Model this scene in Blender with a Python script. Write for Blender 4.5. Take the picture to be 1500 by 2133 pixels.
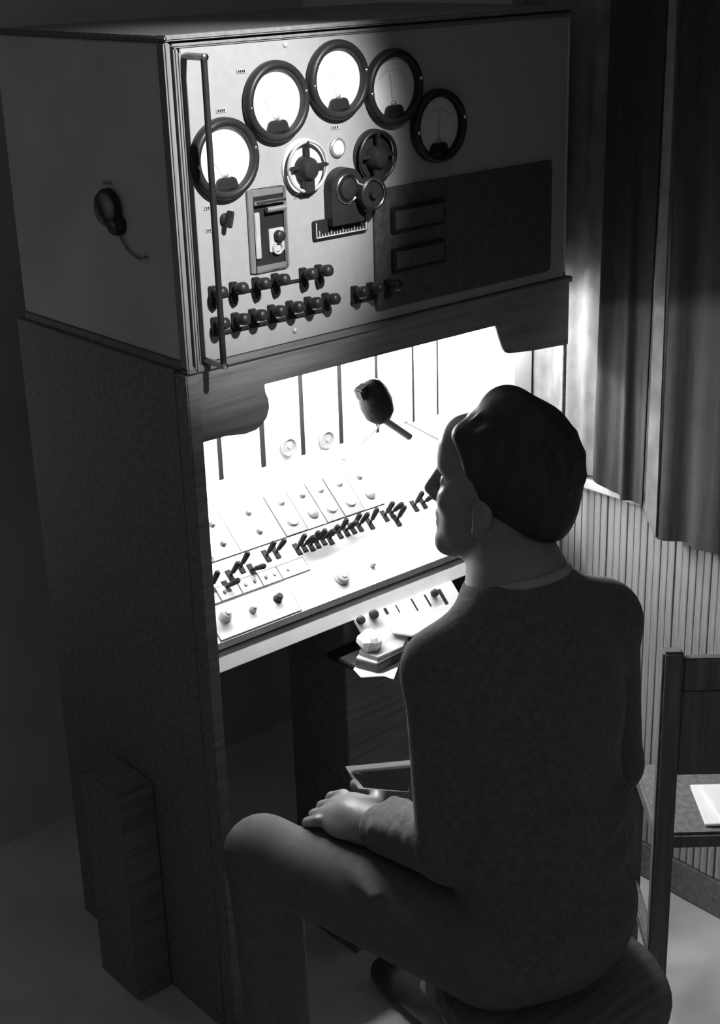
import bpy, bmesh, math, random
import numpy as np
from mathutils import Vector, Matrix
random.seed(4)
PI = math.pi
SC = bpy.context.scene
COL = SC.collection
for o in list(bpy.data.objects): bpy.data.objects.remove(o)

# ------------------------------------------------------------------ camera
CAM_R = Vector((0.7562, -0.6537, -0.0294))      # camera right, up, forward in the room
CAM_U = Vector((0.2583, 0.2569, 0.9313))
CAM_F = Vector((0.6012, 0.7118, -0.3631))
cam_d = bpy.data.cameras.new('camera'); cam = bpy.data.objects.new('camera', cam_d); COL.objects.link(cam)
cam_d.sensor_fit = 'VERTICAL'; cam_d.sensor_height = 36.0
cam_d.lens = 36.0 * 3061.0 / 2133.0; cam_d.clip_start = 0.05
m = Matrix((CAM_R, CAM_U, -CAM_F)).transposed().to_4x4(); m.translation = (0, 0, 1.85)
cam.matrix_world = m
SC.camera = cam

# ------------------------------------------------------------------ world, lights, exposure
w = bpy.data.worlds.new('world'); SC.world = w; w.use_nodes = True
bg = w.node_tree.nodes['Background']; bg.inputs[0].default_value = (1, 1, 1, 1); bg.inputs[1].default_value = 0.10
SC.view_settings.view_transform = 'Standard'; SC.view_settings.look = 'None'
SC.view_settings.gamma = 1.0; SC.view_settings.use_curve_mapping = False
SC.view_settings.exposure = 0.0

def area(name, loc, rot, sx, sy, power, spread=PI):
    d = bpy.data.lights.new(name, 'AREA'); d.shape = 'RECTANGLE'; d.size = sx; d.size_y = sy; d.energy = power; d.spread = spread
    o = bpy.data.objects.new(name, d); o.location = loc; o.rotation_euler = rot; COL.objects.link(o); return o
LAMP_TUBE = 270.0          # radiance of the strip lamp under the hood (its tube is built further down)
# dim fill lamp added behind the camera to lift the dark lower parts
area('fill_light', (0.6, -1.3, 0.75), (math.radians(82), 0, math.radians(-8)), 0.9, 1.2, 0.35, math.radians(110))
# spotlight of the room, up and behind the operator, aimed at the meters
sd = bpy.data.lights.new('meter_spotlight', 'SPOT'); sd.energy = 250; sd.spot_size = math.radians(26.5); sd.spot_blend = 0.8; sd.shadow_soft_size = 0.03
so = bpy.data.objects.new('meter_spotlight', sd); so.location = (1.30, 0.62, 2.32); COL.objects.link(so)
so.rotation_euler = (Vector((1.315, 1.8, 1.55)) - so.location).to_track_quat('-Z', 'Y').to_euler()

# ------------------------------------------------------------------ materials (all procedural, the photograph is black and white)
MATS = {}
def mat(name, g, rough=0.6, metal=0.0, vary=0.12, scale=30.0, bump=0.0, stretch=(1, 1, 1), spec=0.4, sheen=0.0):
    if name in MATS: return MATS[name]
    M = bpy.data.materials.new(name); M.use_nodes = True; nt = M.node_tree; b = nt.nodes['Principled BSDF']
    b.inputs['Roughness'].default_value = rough; b.inputs['Metallic'].default_value = metal
    b.inputs['Specular IOR Level'].default_value = spec
    if sheen: b.inputs['Sheen Weight'].default_value = sheen
    tc = nt.nodes.new('ShaderNodeTexCoord'); mp = nt.nodes.new('ShaderNodeMapping'); mp.inputs['Scale'].default_value = stretch
    n = nt.nodes.new('ShaderNodeTexNoise'); n.inputs['Scale'].default_value = scale; n.inputs['Detail'].default_value = 5
    r = nt.nodes.new('ShaderNodeValToRGB')
    lo, hi = g * (1 - vary), min(1, g * (1 + vary))
    r.color_ramp.elements[0].position = 0.3; r.color_ramp.elements[1].position = 0.7
    r.color_ramp.elements[0].color = (lo, lo, lo, 1); r.color_ramp.elements[1].color = (hi, hi, hi, 1)
    L = nt.links.new
    L(tc.outputs['Object'], mp.inputs['Vector']); L(mp.outputs['Vector'], n.inputs['Vector'])
    L(n.outputs['Fac'], r.inputs['Fac']); L(r.outputs['Color'], b.inputs['Base Color'])
    if bump:
        bp = nt.nodes.new('ShaderNodeBump'); bp.inputs['Strength'].default_value = bump; bp.inputs['Distance'].default_value = 0.002
        L(n.outputs['Fac'], bp.inputs['Height']); L(bp.outputs['Normal'], b.inputs['Normal'])
    MATS[name] = M; return M
def glass_mat():
    M = bpy.data.materials.new('meter_glass'); M.use_nodes = True; nt = M.node_tree; nt.nodes.clear()
    out = nt.nodes.new('ShaderNodeOutputMaterial'); t = nt.nodes.new('ShaderNodeBsdfTransparent'); g = nt.nodes.new('ShaderNodeBsdfGlossy')
    g.inputs['Roughness'].default_value = 0.05; mx = nt.nodes.new('ShaderNodeMixShader'); f = nt.nodes.new('ShaderNodeFresnel'); f.inputs['IOR'].default_value = 1.3
    nt.links.new(f.outputs[0], mx.inputs[0]); nt.links.new(t.outputs[0], mx.inputs[1]); nt.links.new(g.outputs[0], mx.inputs[2]); nt.links.new(mx.outputs[0], out.inputs[0])
    return M
def emit_mat(name, s):
    M = bpy.data.materials.new(name); M.use_nodes = True; b = M.node_tree.nodes['Principled BSDF']
    b.inputs['Base Color'].default_value = (.9, .9, .9, 1); b.inputs['Emission Color'].default_value = (1, 1, 1, 1); b.inputs['Emission Strength'].default_value = s
    return M
GLASS = glass_mat()
def paper_mat():
    M = bpy.data.materials.new('thin_page_paper'); M.use_nodes = True; nt = M.node_tree; b = nt.nodes['Principled BSDF']; b.inputs['Base Color'].default_value = (.85, .85, .85, 1); b.inputs['Roughness'].default_value = .8
    t = nt.nodes.new('ShaderNodeBsdfTranslucent'); t.inputs[0].default_value = (.9, .9, .9, 1); mx = nt.nodes.new('ShaderNodeMixShader'); mx.inputs[0].default_value = .5
    nt.links.new(b.outputs[0], mx.inputs[1]); nt.links.new(t.outputs[0], mx.inputs[2]); nt.links.new(mx.outputs[0], nt.nodes['Material Output'].inputs[0]); return M
PAGE = paper_mat()
FLOOR = mat('floor_lino', .5, .7, vary=.25, scale=4)
WALLB = mat('dark_wall_paint', .38, .8, scale=3)
WALLR = mat('pale_wall_paint', .5, .8, vary=.08, scale=6)
BOARD = mat('pale_painted_boards', .29, .7, vary=.35, scale=14, stretch=(6, 6, .25))
WOOD = mat('dark_stained_wood', .11, .5, vary=.3, scale=12, stretch=(8, 8, .5), bump=.1)
WOODB = mat('black_stained_wood', .14, .55, vary=.3, scale=12, stretch=(.5, 8, 8), bump=.1)
SIDE = mat('grey_side_sheet', .45, .6, vary=.15, scale=5)
PANEL = mat('pale_grey_enamel', .25, .45, vary=.05, scale=60, bump=.03)
LEVER = mat('black_lever_enamel', .012, .6, vary=.2, spec=.1)
BLACK = mat('black_bakelite', .016, .4, vary=.2, spec=.25)
CRACK = mat('black_crackle_paint', .05, .6, vary=.3, scale=80, bump=.2)
CHROME = mat('polished_chrome', .8, .18, metal=1.0, vary=.05)
STEEL = mat('dull_steel', .45, .35, metal=.8, vary=.1)
DIAL = mat('white_meter_dial', .7, .5, vary=.02)
WHITE = mat('white_enamel', .5, .5, vary=.03, scale=20)
OFFW = mat('offwhite_enamel', .42, .5, vary=.05, scale=30)
GREYP = mat('light_grey_plate', .34, .5, vary=.12, scale=30)
MIDG = mat('mid_grey_metal', .3, .45, vary=.2, scale=30)
MODG, BED = mat('grey_module_plate', .10, .5, vary=.12, scale=30), mat('dark_module_bed', .05, .6)
PAPER = mat('white_paper', .85, .8, vary=.04, scale=15)
BOOK = mat('dark_book_cloth', .06, .8, vary=.2, scale=90, bump=.2)
GREYC = mat('grey_book_cloth', .28, .8, vary=.25, scale=40, bump=.2)
SKIN = mat('skin', .23, .38, vary=.06, scale=40)
b_ = SKIN.node_tree.nodes['Principled BSDF']; b_.inputs['Subsurface Weight'].default_value = .5; b_.inputs['Subsurface Radius'].default_value = (1, 1, 1); b_.inputs['Subsurface Scale'].default_value = .016
HAIR = mat('dark_hair', .025, .5, vary=.4, scale=60, stretch=(1, 1, .3), bump=.4)
SHIRT = mat('dark_knit_shirt', .09, .9, vary=.25, scale=120, bump=.5, sheen=.1)
TROUS = mat('grey_trouser_cloth', .1, .9, vary=.15, scale=80, bump=.2)
CHAIRW = mat('black_chair_wood', .12, .6, vary=.3, scale=12, stretch=(8, 8, .5))
FRAME = mat('varnished_frame_wood', .16, .45, vary=.2, scale=12, stretch=(8, 8, .5))
SHOE = mat('black_shoe_leather', .05, .35)
DRAPE = mat('dark_drape_cloth', .024, .9, vary=.25, scale=40, bump=.3, stretch=(3, 3, .4))
SHEER = mat('pale_curtain_cloth', .15, .9, vary=.3, scale=28, bump=.5, stretch=(1, 1, .6))
MICG = mat('dark_microphone_mesh', .02, .7, vary=.4, scale=160, bump=.5)

# ------------------------------------------------------------------ mesh helpers
WL = {}                      # world location of every object
class MB:
    def __init__(s): s.v = []; s.f = []
    def add(s, vs, fs):
        b = len(s.v); s.v += [Vector(v) for v in vs]; s.f += [tuple(b + i for i in f) for f in fs]; return s
    def box(s, a, b):
        (x0, y0, z0), (x1, y1, z1) = a, b
        return s.add([(x0, y0, z0), (x1, y0, z0), (x1, y1, z0), (x0, y1, z0), (x0, y0, z1), (x1, y0, z1), (x1, y1, z1), (x0, y1, z1)],
                     [(0, 3, 2, 1), (4, 5, 6, 7), (0, 1, 5, 4), (1, 2, 6, 5), (2, 3, 7, 6), (3, 0, 4, 7)])
    def obox(s, c, ax, ay, az, hx, hy, hz):       # oriented box
        c = Vector(c); ax, ay, az = Vector(ax).normalized(), Vector(ay).normalized(), Vector(az).normalized()
        P = [c + ax * hx * i + ay * hy * j + az * hz * k for k in (-1, 1) for (i, j) in ((-1, -1), (1, -1), (1, 1), (-1, 1))]
        return s.add(P, [(0, 3, 2, 1), (4, 5, 6, 7), (0, 1, 5, 4), (1, 2, 6, 5), (2, 3, 7, 6), (3, 0, 4, 7)])
    def prism(s, pts, y0, y1):                     # outline in x,z pushed along y
        n = len(pts); V = [(x, y0, z) for x, z in pts] + [(x, y1, z) for x, z in pts]
        return s.add(V, [tuple(range(n)), tuple(range(2 * n - 1, n - 1, -1))] + [(i, i + n, (i + 1) % n + n, (i + 1) % n) for i in range(n)])
    def lathe(s, c, axis, prof, n=24, cap=True):   # prof = (distance along axis, radius)
        c = Vector(c); a = Vector(axis).normalized(); u = a.orthogonal().normalized(); w = a.cross(u)
        V = []; F = []
        for d, r in prof:
            for k in range(n):
                t = 2 * PI * k / n; V.append(c + a * d + (u * math.cos(t) + w * math.sin(t)) * r)
        for i in range(len(prof) - 1):
            for k in range(n):
                F.append((i * n + k, i * n + (k + 1) % n, (i + 1) * n + (k + 1) % n, (i + 1) * n + k))
        if cap:
            F.append(tuple(range(n - 1, -1, -1))); F.append(tuple((len(prof) - 1) * n + k for k in range(n)))
        return s.add(V, F)
    def cyl(s, a, b, r, r2=None, n=16):
        a, b = Vector(a), Vector(b); return s.lathe(a, b - a, [(0, r), ((b - a).length, r if r2 is None else r2)], n)
    def tube(s, pts, r, n=10):
        pts = [Vector(p) for p in pts]; V = []; F = []; up = None
        for i, p in enumerate(pts):
            d = (pts[min(i + 1, len(pts) - 1)] - pts[max(i - 1, 0)]).normalized()
            up = d.orthogonal().normalized() if up is None else (up - d * up.dot(d)).normalized()
            q = d.cross(up); rr = r[i] if isinstance(r, (list, tuple)) else r
            V += [p + (up * math.cos(2 * PI * k / n) + q * math.sin(2 * PI * k / n)) * rr for k in range(n)]
        for i in range(len(pts) - 1):
            F += [(i * n + k, i * n + (k + 1) % n, (i + 1) * n + (k + 1) % n, (i + 1) * n + k) for k in range(n)]
        F += [tuple(range(n - 1, -1, -1)), tuple((len(pts) - 1) * n + k for k in range(n))]
        return s.add(V, F)
    def torus(s, c, axis, R, r, n=28, k=10):
        c = Vector(c); a = Vector(axis).normalized(); u = a.orthogonal().normalized(); w = a.cross(u); V = []; F = []
        for i in range(n):
            t = 2 * PI * i / n; d = u * math.cos(t) + w * math.sin(t)
            for j in range(k):
                q = 2 * PI * j / k; V.append(c + d * (R + r * math.cos(q)) + a * r * math.sin(q))
        for i in range(n):
            for j in range(k):
                F.append((i * k + j, ((i + 1) % n) * k + j, ((i + 1) % n) * k + (j + 1) % k, i * k + (j + 1) % k))
        return s.add(V, F)
    def ball(s, c, r, n=14, k=8):
        return s.lathe(Vector(c) - Vector((0, 0, r[2] if isinstance(r, tuple) else r)), (0, 0, 1),
                       [((1 - math.cos(PI * i / k)) * r, max(1e-5, math.sin(PI * i / k) * r)) for i in range(k + 1)], n, False)
    def mesh(s, name, mt, origin=(0, 0, 0), bevel=0.0, seg=2, angle=35):
        o = Vector(origin); me = bpy.data.meshes.new(name)
        me.from_pydata([v - o for v in s.v], [], s.f)
        bm = bmesh.new(); bm.from_mesh(me); bmesh.ops.remove_doubles(bm, verts=bm.verts, dist=1e-6)
        bmesh.ops.recalc_face_normals(bm, faces=bm.faces)
        if bevel:
            es = [e for e in bm.edges if len(e.link_faces) == 2 and e.calc_face_angle() > 0.6]
            bmesh.ops.bevel(bm, geom=es, offset=bevel, segments=seg, affect='EDGES', clamp_overlap=True)
        bm.to_mesh(me); bm.free()
        for p in me.polygons: p.use_smooth = True
        me.set_sharp_from_angle(angle=math.radians(angle))
        me.materials.append(mt); return me
    def mid(s):
        n = len(s.v); return Vector([(min(v[i] for v in s.v) + max(v[i] for v in s.v)) / 2 for i in range(3)])
    def build(s, name, mt, parent=None, bevel=0.0, seg=2, angle=35, **kw):
        c = s.mid(); return inst(name, s.mesh(name, mt, c, bevel, seg, angle), c, parent, **kw)
def inst(name, me, loc, parent=None, **kw):
    o = bpy.data.objects.new(name, me); COL.objects.link(o); loc = Vector(loc); WL[o] = loc
    if parent is not None: o.parent = parent; o.location = loc - WL[parent]
    else: o.location = loc
    for k, v in kw.items(): o[k] = v
    return o
def thing(name, loc, label, cat, group=None):
    o = bpy.data.objects.new(name, None); COL.objects.link(o); o.location = loc; WL[o] = Vector(loc); o.empty_display_size = .05
    o['label'] = label; o['category'] = cat
    if group: o['group'] = group
    return o
def tag(o, label, cat, group=None):
    o['label'] = label; o['category'] = cat
    if group: o['group'] = group
    return o
def arc(cx, cz, r, a0, a1, n=10):
    return [(cx + r * math.cos(math.radians(a0 + (a1 - a0) * i / n)), cz + r * math.sin(math.radians(a0 + (a1 - a0) * i / n))) for i in range(n + 1)]
def rrect(x0, z0, x1, z1, r, n=5):
    return arc(x1 - r, z1 - r, r, 0, 90, n) + arc(x0 + r, z1 - r, r, 90, 180, n) + arc(x0 + r, z0 + r, r, 180, 270, n) + arc(x1 - r, z0 + r, r, 270, 360, n)

# ------------------------------------------------------------------ room shell
MB().box((-1.5, -1.5, -.1), (2.12, 2.75, 0)).build('floor', FLOOR, kind='structure')
MB().box((-1.5, 2.65, 0), (2.12, 2.75, 2.3)).build('wall_back', WALLB, kind='structure')
wr = MB().box((2.12, -1.0, 0), (2.22, 2.65, 2.3)).build('wall_right', WALLR, kind='structure')
y = 0.66; k = 0                                      # tongue-and-groove boards under the rail
bw = .01675
bm_ = MB().add(*[[(-.5 * .012, a, b) for a, b in ((-.0074, -.37), (.0074, -.37), (.0074, .37), (-.0074, .37))] + [(.5 * .012, a, b) for a, b in ((-.0082, -.37), (.0082, -.37), (.0082, .37), (-.0082, .37))],
               [(0, 1, 2, 3), (7, 6, 5, 4), (0, 4, 5, 1), (1, 5, 6, 2), (2, 6, 7, 3), (3, 7, 4, 0)]])
bmesh_ = bm_.mesh('board', BOARD, bevel=.001, seg=1)
while y < 2.08:
    inst('board', bmesh_, (2.114 + random.uniform(-.002, .001), y, .455), wr); y += bw
MB().box((2.088, .65, .827), (2.12, 2.1, .847)).build('trim_1', WALLR, bevel=.004, kind='structure')
MB().box((2.104, .65, 0), (2.12, 2.1, .083)).build('baseboard_right', WOODB, bevel=.003, kind='structure')

# ------------------------------------------------------------------ drapes and curtain on the right wall
def cloth(name, mt, xs, y0, y1, zt, zb, amp, folds, thick=.004, seed=0, ny=70, nz=24, hem=None):
    rnd = random.Random(seed); ph = [rnd.uniform(0, 6.28) for _ in range(4)]; V = []; F = []
    for i in range(nz + 1):
        t = i / nz
        for j in range(ny + 1):
            u = j / ny; yy = y0 + (y1 - y0) * u
            b = zb if hem is None else hem(u)
            z = zt + (b - zt) * t
            a = amp * (.55 + .45 * t)
            x = xs + a * (math.sin(folds * 2 * PI * u + ph[0] + .5 * math.sin(3 * t + ph[1])) * .7 + .3 * math.sin(folds * 3.7 * u * PI + ph[2]))
            V.append((x, yy + .006 * math.sin(2.2 * t + ph[3] + 5 * u), z))
    n = len(V); V += [(x + thick, yy, z) for x, yy, z in V]
    W = ny + 1
    for i in range(nz):
        for j in range(ny):
            q = (i * W + j, i * W + j + 1, (i + 1) * W + j + 1, (i + 1) * W + j)
            F.append(q); F.append(tuple(n + a for a in reversed(q)))
    bd = [j for j in range(W)] + [i * W + ny for i in range(1, nz + 1)] + [nz * W + j for j in range(ny - 1, -1, -1)] + [i * W for i in range(nz - 1, 0, -1)]
    for a, b in zip(bd, bd[1:] + bd[:1]): F.append((a, b, n + b, n + a))
    return MB().add(V, F).build(name, mt, angle=80)
tag(cloth('window_curtain', SHEER, 2.094, 1.74, 1.99, 1.92, .858, .007, 3.5, seed=3),
    'pale mottled curtain strip hanging between the cabinet and the dark drapes', 'curtain')
tag(cloth('drape', DRAPE, 2.066, 1.612, 1.738, 1.95, .85, .009, 2.2, seed=5, hem=lambda u: .842 + .02 * u ** 3 + .04 * max(0, u - .85)),
    'narrow dark drape beside the pale curtain, ending just above the wall rail', 'drape')
d2 = tag(cloth('drape', DRAPE, 2.062, .9, 1.585, 1.95, .815, .012, 6.5, seed=8, hem=lambda u: .80 + .012 * math.sin(4 * u)),
    'wide dark drape at the right edge of the picture, hanging over the rail', 'drape')

MB().add([(2.052, 1.588, 1.9), (2.052, 1.602, 1.9), (2.052, 1.606, .832), (2.052, 1.578, .795), (2.056, 1.588, 1.9), (2.056, 1.602, 1.9), (2.056, 1.606, .832), (2.056, 1.578, .795)],
         [(0, 1, 2, 3), (7, 6, 5, 4), (0, 4, 5, 1), (1, 5, 6, 2), (2, 6, 7, 3), (3, 7, 4, 0)]).build('gap_light_strip', SHEER, d2, label='pale strip added for the lit gap between the two drapes')  # pale strip stands in for the light in the gap between the drapes

# ------------------------------------------------------------------ meter cabinet (upper case with the meters)
Y = 1.8
mc = thing('meter_cabinet', (1.61, 2.05, 1.26), 'upper case of the control console with pale enamel panel of five round meters', 'control cabinet')
MB().box((1.192, 1.812, 1.262), (1.206, 2.30, 1.722)).build('side_panel', SIDE, mc, bevel=.002)
MB().box((2.03, 1.812, 1.262), (2.05, 2.30, 1.722)).build('side_panel', SIDE, mc, bevel=.002)
MB().box((1.192, 1.812, 1.722), (2.05, 2.30, 1.732)).build('top_panel', WOOD, mc, bevel=.002)
MB().box((1.190, 1.812, 1.2482), (2.05, 2.30, 1.2618)).build('bottom_panel', WOODB, mc, bevel=.001)
MB().box((1.206, 2.285, 1.262), (2.03, 2.30, 1.722)).build('back_panel', WOODB, mc)
for x0, x1, yy in ((1.186, 1.197, 1.794), (1.199, 1.206, 1.789), (1.209, 1.215, 1.797)):      # stepped moulding up the left edge
    MB().box((x0, yy, 1.25), (x1, 1.815, 1.7245 - (x0 - 1.186) * .6)).build('moulding', FRAME, mc, bevel=.0025)
for z0, z1, yy, xl in ((1.7255, 1.7335, 1.790, 1.186), (1.7155, 1.7215, 1.795, 1.199)):
    MB().box((xl, yy, z0), (2.05, 1.815, z1)).build('moulding', FRAME, mc, bevel=.0025)
MB().box((1.186, 1.793, 1.246), (2.05, 1.815, 1.2565)).build('moulding', WOODB, mc, bevel=.002)
# enamel face plate, and the black plate low on the right
MB().box((1.216, 1.800, 1.258), (2.03, 1.806, 1.7155)).build('meter_panel', PANEL, mc, bevel=.001)
MB().prism(rrect(1.566, 1.276, 1.99, 1.4746, .008), 1.795, 1.8).build('black_panel', CRACK, mc, bevel=.001)
for z0, z1 in ((1.40, 1.442), (1.335, 1.375)):
    f = MB().prism(rrect(1.60, z0, 1.72, z1, .004), 1.789, 1.795).build('recessed_window', BLACK, mc, bevel=.001)
    MB().box((1.606, 1.7875, z0 + .006), (1.714, 1.789, z1 - .006)).build('pane', CRACK, f)
# meters
bez = MB().lathe((0, 0, 0), (0, -1, 0), [(0, .0565), (.003, .0595), (.010, .0594), (.015, .057), (.0165, .0535), (.0160, .0495), (.013, .0472), (.004, .0465), (.0035, .0465)], 48, False).mesh('meter', BLACK, angle=50)
dial_me = MB().lathe((0, 0, 0), (0, -1, 0), [(0, .0475), (.0012, .0475)], 40).mesh('dial', DIAL)
glass_me = MB().lathe((0, 0, 0), (0, -1, 0), [(0, .0485), (.0014, .0485)], 40).mesh('glass', GLASS)
screw_me = MB().lathe((0, 0, 0), (0, -1, 0), [(0, .0030), (.0012, .0030), (.0022, .0016)], 10).mesh('screw', CHROME)
cov = MB().prism([(-.0215, -.044), (.0215, -.044), (.016, -.029), (.009, -.026), (.004, -.028), (-.004, -.028), (-.009, -.026), (-.016, -.029)], -.011, -.004)
cov_me = cov.mesh('movement_cover', BLACK, bevel=.0012)
piv_me = MB().lathe((0, 0, 0), (0, -1, 0), [(0, .0045), (.004, .0042), (.006, .002)], 12).mesh('pivot', STEEL)
needle_me = MB().box((-.0004, -.0075, 0), (.0004, -.0068, .052)).mesh('needle', OFFW)
scale_mb = MB()
for i in range(25):
    a = math.radians(140 - 100 * i / 24); r0 = .0335; r1 = .037 if i % 4 else .0385
    c, s_ = math.cos(a), math.sin(a); q = .0003
    scale_mb.add([(c * r0 - s_ * q, -.0017, s_ * r0 + c * q - .008), (c * r0 + s_ * q, -.0017, s_ * r0 - c * q - .008), (c * r1 + s_ * q, -.0017, s_ * r1 - c * q - .008), (c * r1 - s_ * q, -.0017, s_ * r1 + c * q - .008)], [(0, 1, 2, 3)])
scale_me = scale_mb.mesh('scale_marks', OFFW)
for i, (x, z) in enumerate([(1.2774, 1.5561), (1.3773, 1.6285), (1.4978, 1.6501), (1.612, 1.6294), (1.7097, 1.5605)]):
    mt = inst('meter', bez, (x, Y, z), mc)
    inst('dial', dial_me, (x, Y - .0028, z), mt)
    inst('scale_marks', scale_me, (x, Y - .0028, z), mt)
    inst('movement_cover', cov_me, (x, Y, z), mt)
    n = inst('needle', needle_me, (x, Y, z - .030), mt); n.rotation_euler = (0, math.radians((-34, -30, -20, -8, 4)[i]), 0)
    inst('pivot', piv_me, (x, Y - .004, z - .0245), mt)
    inst('glass', glass_me, (x, Y - .0125, z), mt)
    for a in (12, 186):
        inst('screw', screw_me, (x + .0525 * math.cos(math.radians(a)), Y - .0158, z + .053 * math.sin(math.radians(a))), mt)
# little engraved plates
for x, z, wd in ((1.3203, 1.6761, .018), (1.2802, 1.6242, .018), (1.4945, 1.5795, .017), (1.4265, 1.4835, .04), (1.247, 1.4885, .016), (1.247, 1.4555, .016), (1.577, 1.479, .03)):
    p = MB().box((x - wd / 2, Y - .0016, z - .0032), (x + wd / 2, Y, z + .0032)).build('label_plate', MIDG, mc, bevel=.0005)
    mk = MB(); n = int(wd / .0045)
    for j in range(n):
        xa = x - wd / 2 + .002 + j * (wd - .004) / n; mk.box((xa, Y - .0019, z - .0018), (xa + .0024, Y - .0016, z + .0018))
    mk.build('lettering', BLACK, p)
for x, z in ((1.404, 1.7075), (1.3969, 1.2753)):
    MB().lathe((x, Y, z), (0, -1, 0), [(0, .0042), (.0015, .0042), (.003, .002)], 12).build('panel_screw', MIDG, mc)
# tall bar handle in front of the panel
hx, hy = 1.2225, 1.752
hb = MB().tube([(hx, hy, z) for z in (1.262, 1.40, 1.55, 1.703)], .0048, 12).build('bar_handle', BLACK, mc)
for z in (1.704, 1.262):
    MB().tube([(hx, Y, z), (hx, Y - .03, z), (hx, hy - .003, z)], .0052, 12).build('handle_bracket', STEEL, hb)
    MB().lathe((hx, hy - .003, z), (0, -1, 0), [(0, .0055), (.002, .005), (.003, .002)], 12).build('handle_bolt', CHROME, hb)
# spoked hand wheels
def wheel(x, z, r, depth, dark):
    wy = Y - depth
    d = MB().lathe((x, Y, z), (0, -1, 0), [(0, r + .0005), (.003, r + .0005), (.004, r - .002)], 36).build('hand_wheel', WHITE if not dark else BLACK, mc)
    MB().torus((x, wy, z), (0, 1, 0), r - .003, .0027, 36).build('wheel_rim', MIDG if not dark else BLACK, d)
    for a, wd in ((90, .005), (180, .005), (0, .005), (270, .020)):
        c, s_ = math.cos(math.radians(a)), math.sin(math.radians(a))
        MB().obox((x + c * r * .55, wy, z + s_ * r * .55), (c, 0, s_), (0, 1, 0), (-s_, 0, c), r * .42, .003, wd / 2 + .0005).build('wheel_spoke', BLACK, d, bevel=.001)
    MB().lathe((x, Y - .004, z - .004), (0, -1, 0), [(0, .020), (depth, .018), (depth + .006, .013), (depth + .008, .004)], 24).build('wheel_hub', BLACK, d)
    MB().lathe((x, wy - .009, z - .002), (0, -1, 0), [(0, .0055), (.002, .005)], 14).build('hub_cap', CHROME, d)
wheel(1.4265, 1.5285, .0405, .014, False)
wheel(1.5695, 1.5290, .0405, .014, True)
# pilot lamp
pl = MB().torus((1.4965, Y - .002, 1.5485), (0, 1, 0), .0125, .003, 28).build('pilot_lamp', STEEL, mc)
MB().lathe((1.4965, Y, 1.5485), (0, -1, 0), [(0, .0115), (.004, .011), (.008, .007), (.0095, .002)], 24).build('lamp_lens', DIAL, pl)
# arched tuning housing, its knob and its scale
ah = MB().prism([(1.4665, 1.432), (1.532, 1.432), (1.532, 1.486)] + arc(1.4993, 1.486, .0327, 0, 180, 16) + [(1.4665, 1.486)], Y - .02, Y).build('tuning_housing', BLACK, mc, bevel=.003)
MB().torus((1.4985, Y - .021, 1.4865), (0, 1, 0), .0215, .0025, 28).build('housing_ring', CHROME, ah)
MB().lathe((1.4985, Y - .02, 1.4865), (0, -1, 0), [(0, .0165), (.005, .0155), (.007, .009)], 24).build('lock_knob', BLACK, ah)
tk = MB().lathe((1.538, Y - .004, 1.4755), (0, -1, 0), [(0, .016), (.018, .016), (.02, .026), (.034, .026), (.036, .023), (.030, .021), (.030, .008), (.037, .007)], 30).build('tuning_knob', BLACK, mc, angle=40)
MB().torus((1.538, Y - .037, 1.4755), (0, 1, 0), .0225, .0014, 30).build('knob_trim', CHROME, tk)
sp = MB().prism(rrect(1.4395, 1.412, 1.5505, 1.442, .004), Y - .007, Y).build('tuning_scale', BLACK, mc, bevel=.001)
bd = MB().box((1.4425, Y - .0082, 1.415), (1.5475, Y - .007, 1.4165)).box((1.4425, Y - .0082, 1.4165), (1.444, Y - .007, 1.439)).box((1.546, Y - .0082, 1.4165), (1.5475, Y - .007, 1.439))
for j in range(17):
    xx = 1.4485 + j * .006; bd.box((xx, Y - .0082, 1.4165), (xx + .0011, Y - .007, 1.4205 if j % 4 else 1.426))
bd.build('scale_lines', OFFW, sp)
# film window (dark rectangular opening)
fw = MB()
for a, b in (((1.3155, 1.379), (1.326, 1.504)), ((1.3835, 1.379), (1.3905, 1.504)), ((1.326, 1.493), (1.3835, 1.504)), ((1.326, 1.379), (1.3835, 1.388))):
    fw.box((a[0], Y - .004, a[1]), (b[0], Y, b[1]))
fw = fw.build('inset_window', mat('dark_grey_metal', .12, .5), mc, bevel=.001)
MB().box((1.326, Y - .0012, 1.388), (1.3835, Y, 1.493)).build('window_back', BLACK, fw)
MB().cyl((1.327, Y - .008, 1.4845), (1.383, Y - .008, 1.4845), .0036, n=14).build('roller', CHROME, fw)
MB().cyl((1.347, Y - .009, 1.4725), (1.383, Y - .009, 1.4725), .0044, n=14).build('roller', STEEL, fw)
MB().box((1.326, Y - .006, 1.400), (1.336, Y - .0012, 1.470)).build('guide_plate', MIDG, fw, bevel=.001)
MB().prism(rrect(1.353, 1.406, 1.382, 1.442, .003), Y - .004, Y - .0012).build('catch_plate', GREYP, fw, bevel=.0005)
MB().lathe((1.370, Y - .004, 1.430), (0, -1, 0), [(0, .009), (.009, .008), (.011, .005)], 18).build('catch_knob', BLACK, fw)
MB().torus((1.368, Y - .005, 1.4115), (0, 1, 0), .0085, .002, 20, 8).build('catch_ring', MIDG, fw)
# single small switch
ss = MB().lathe((1.2745, Y, 1.468), (0, -1, 0), [(0, .009), (.005, .009), (.008, .006)], 18).build('rotary_switch', BLACK, mc)
MB().obox((1.2745, Y - .013, 1.469), (.25, 0, .97), (0, 1, 0), (.97, 0, -.25), .0125, .006, .004).build('switch_grip', BLACK, ss, bevel=.0015)
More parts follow.
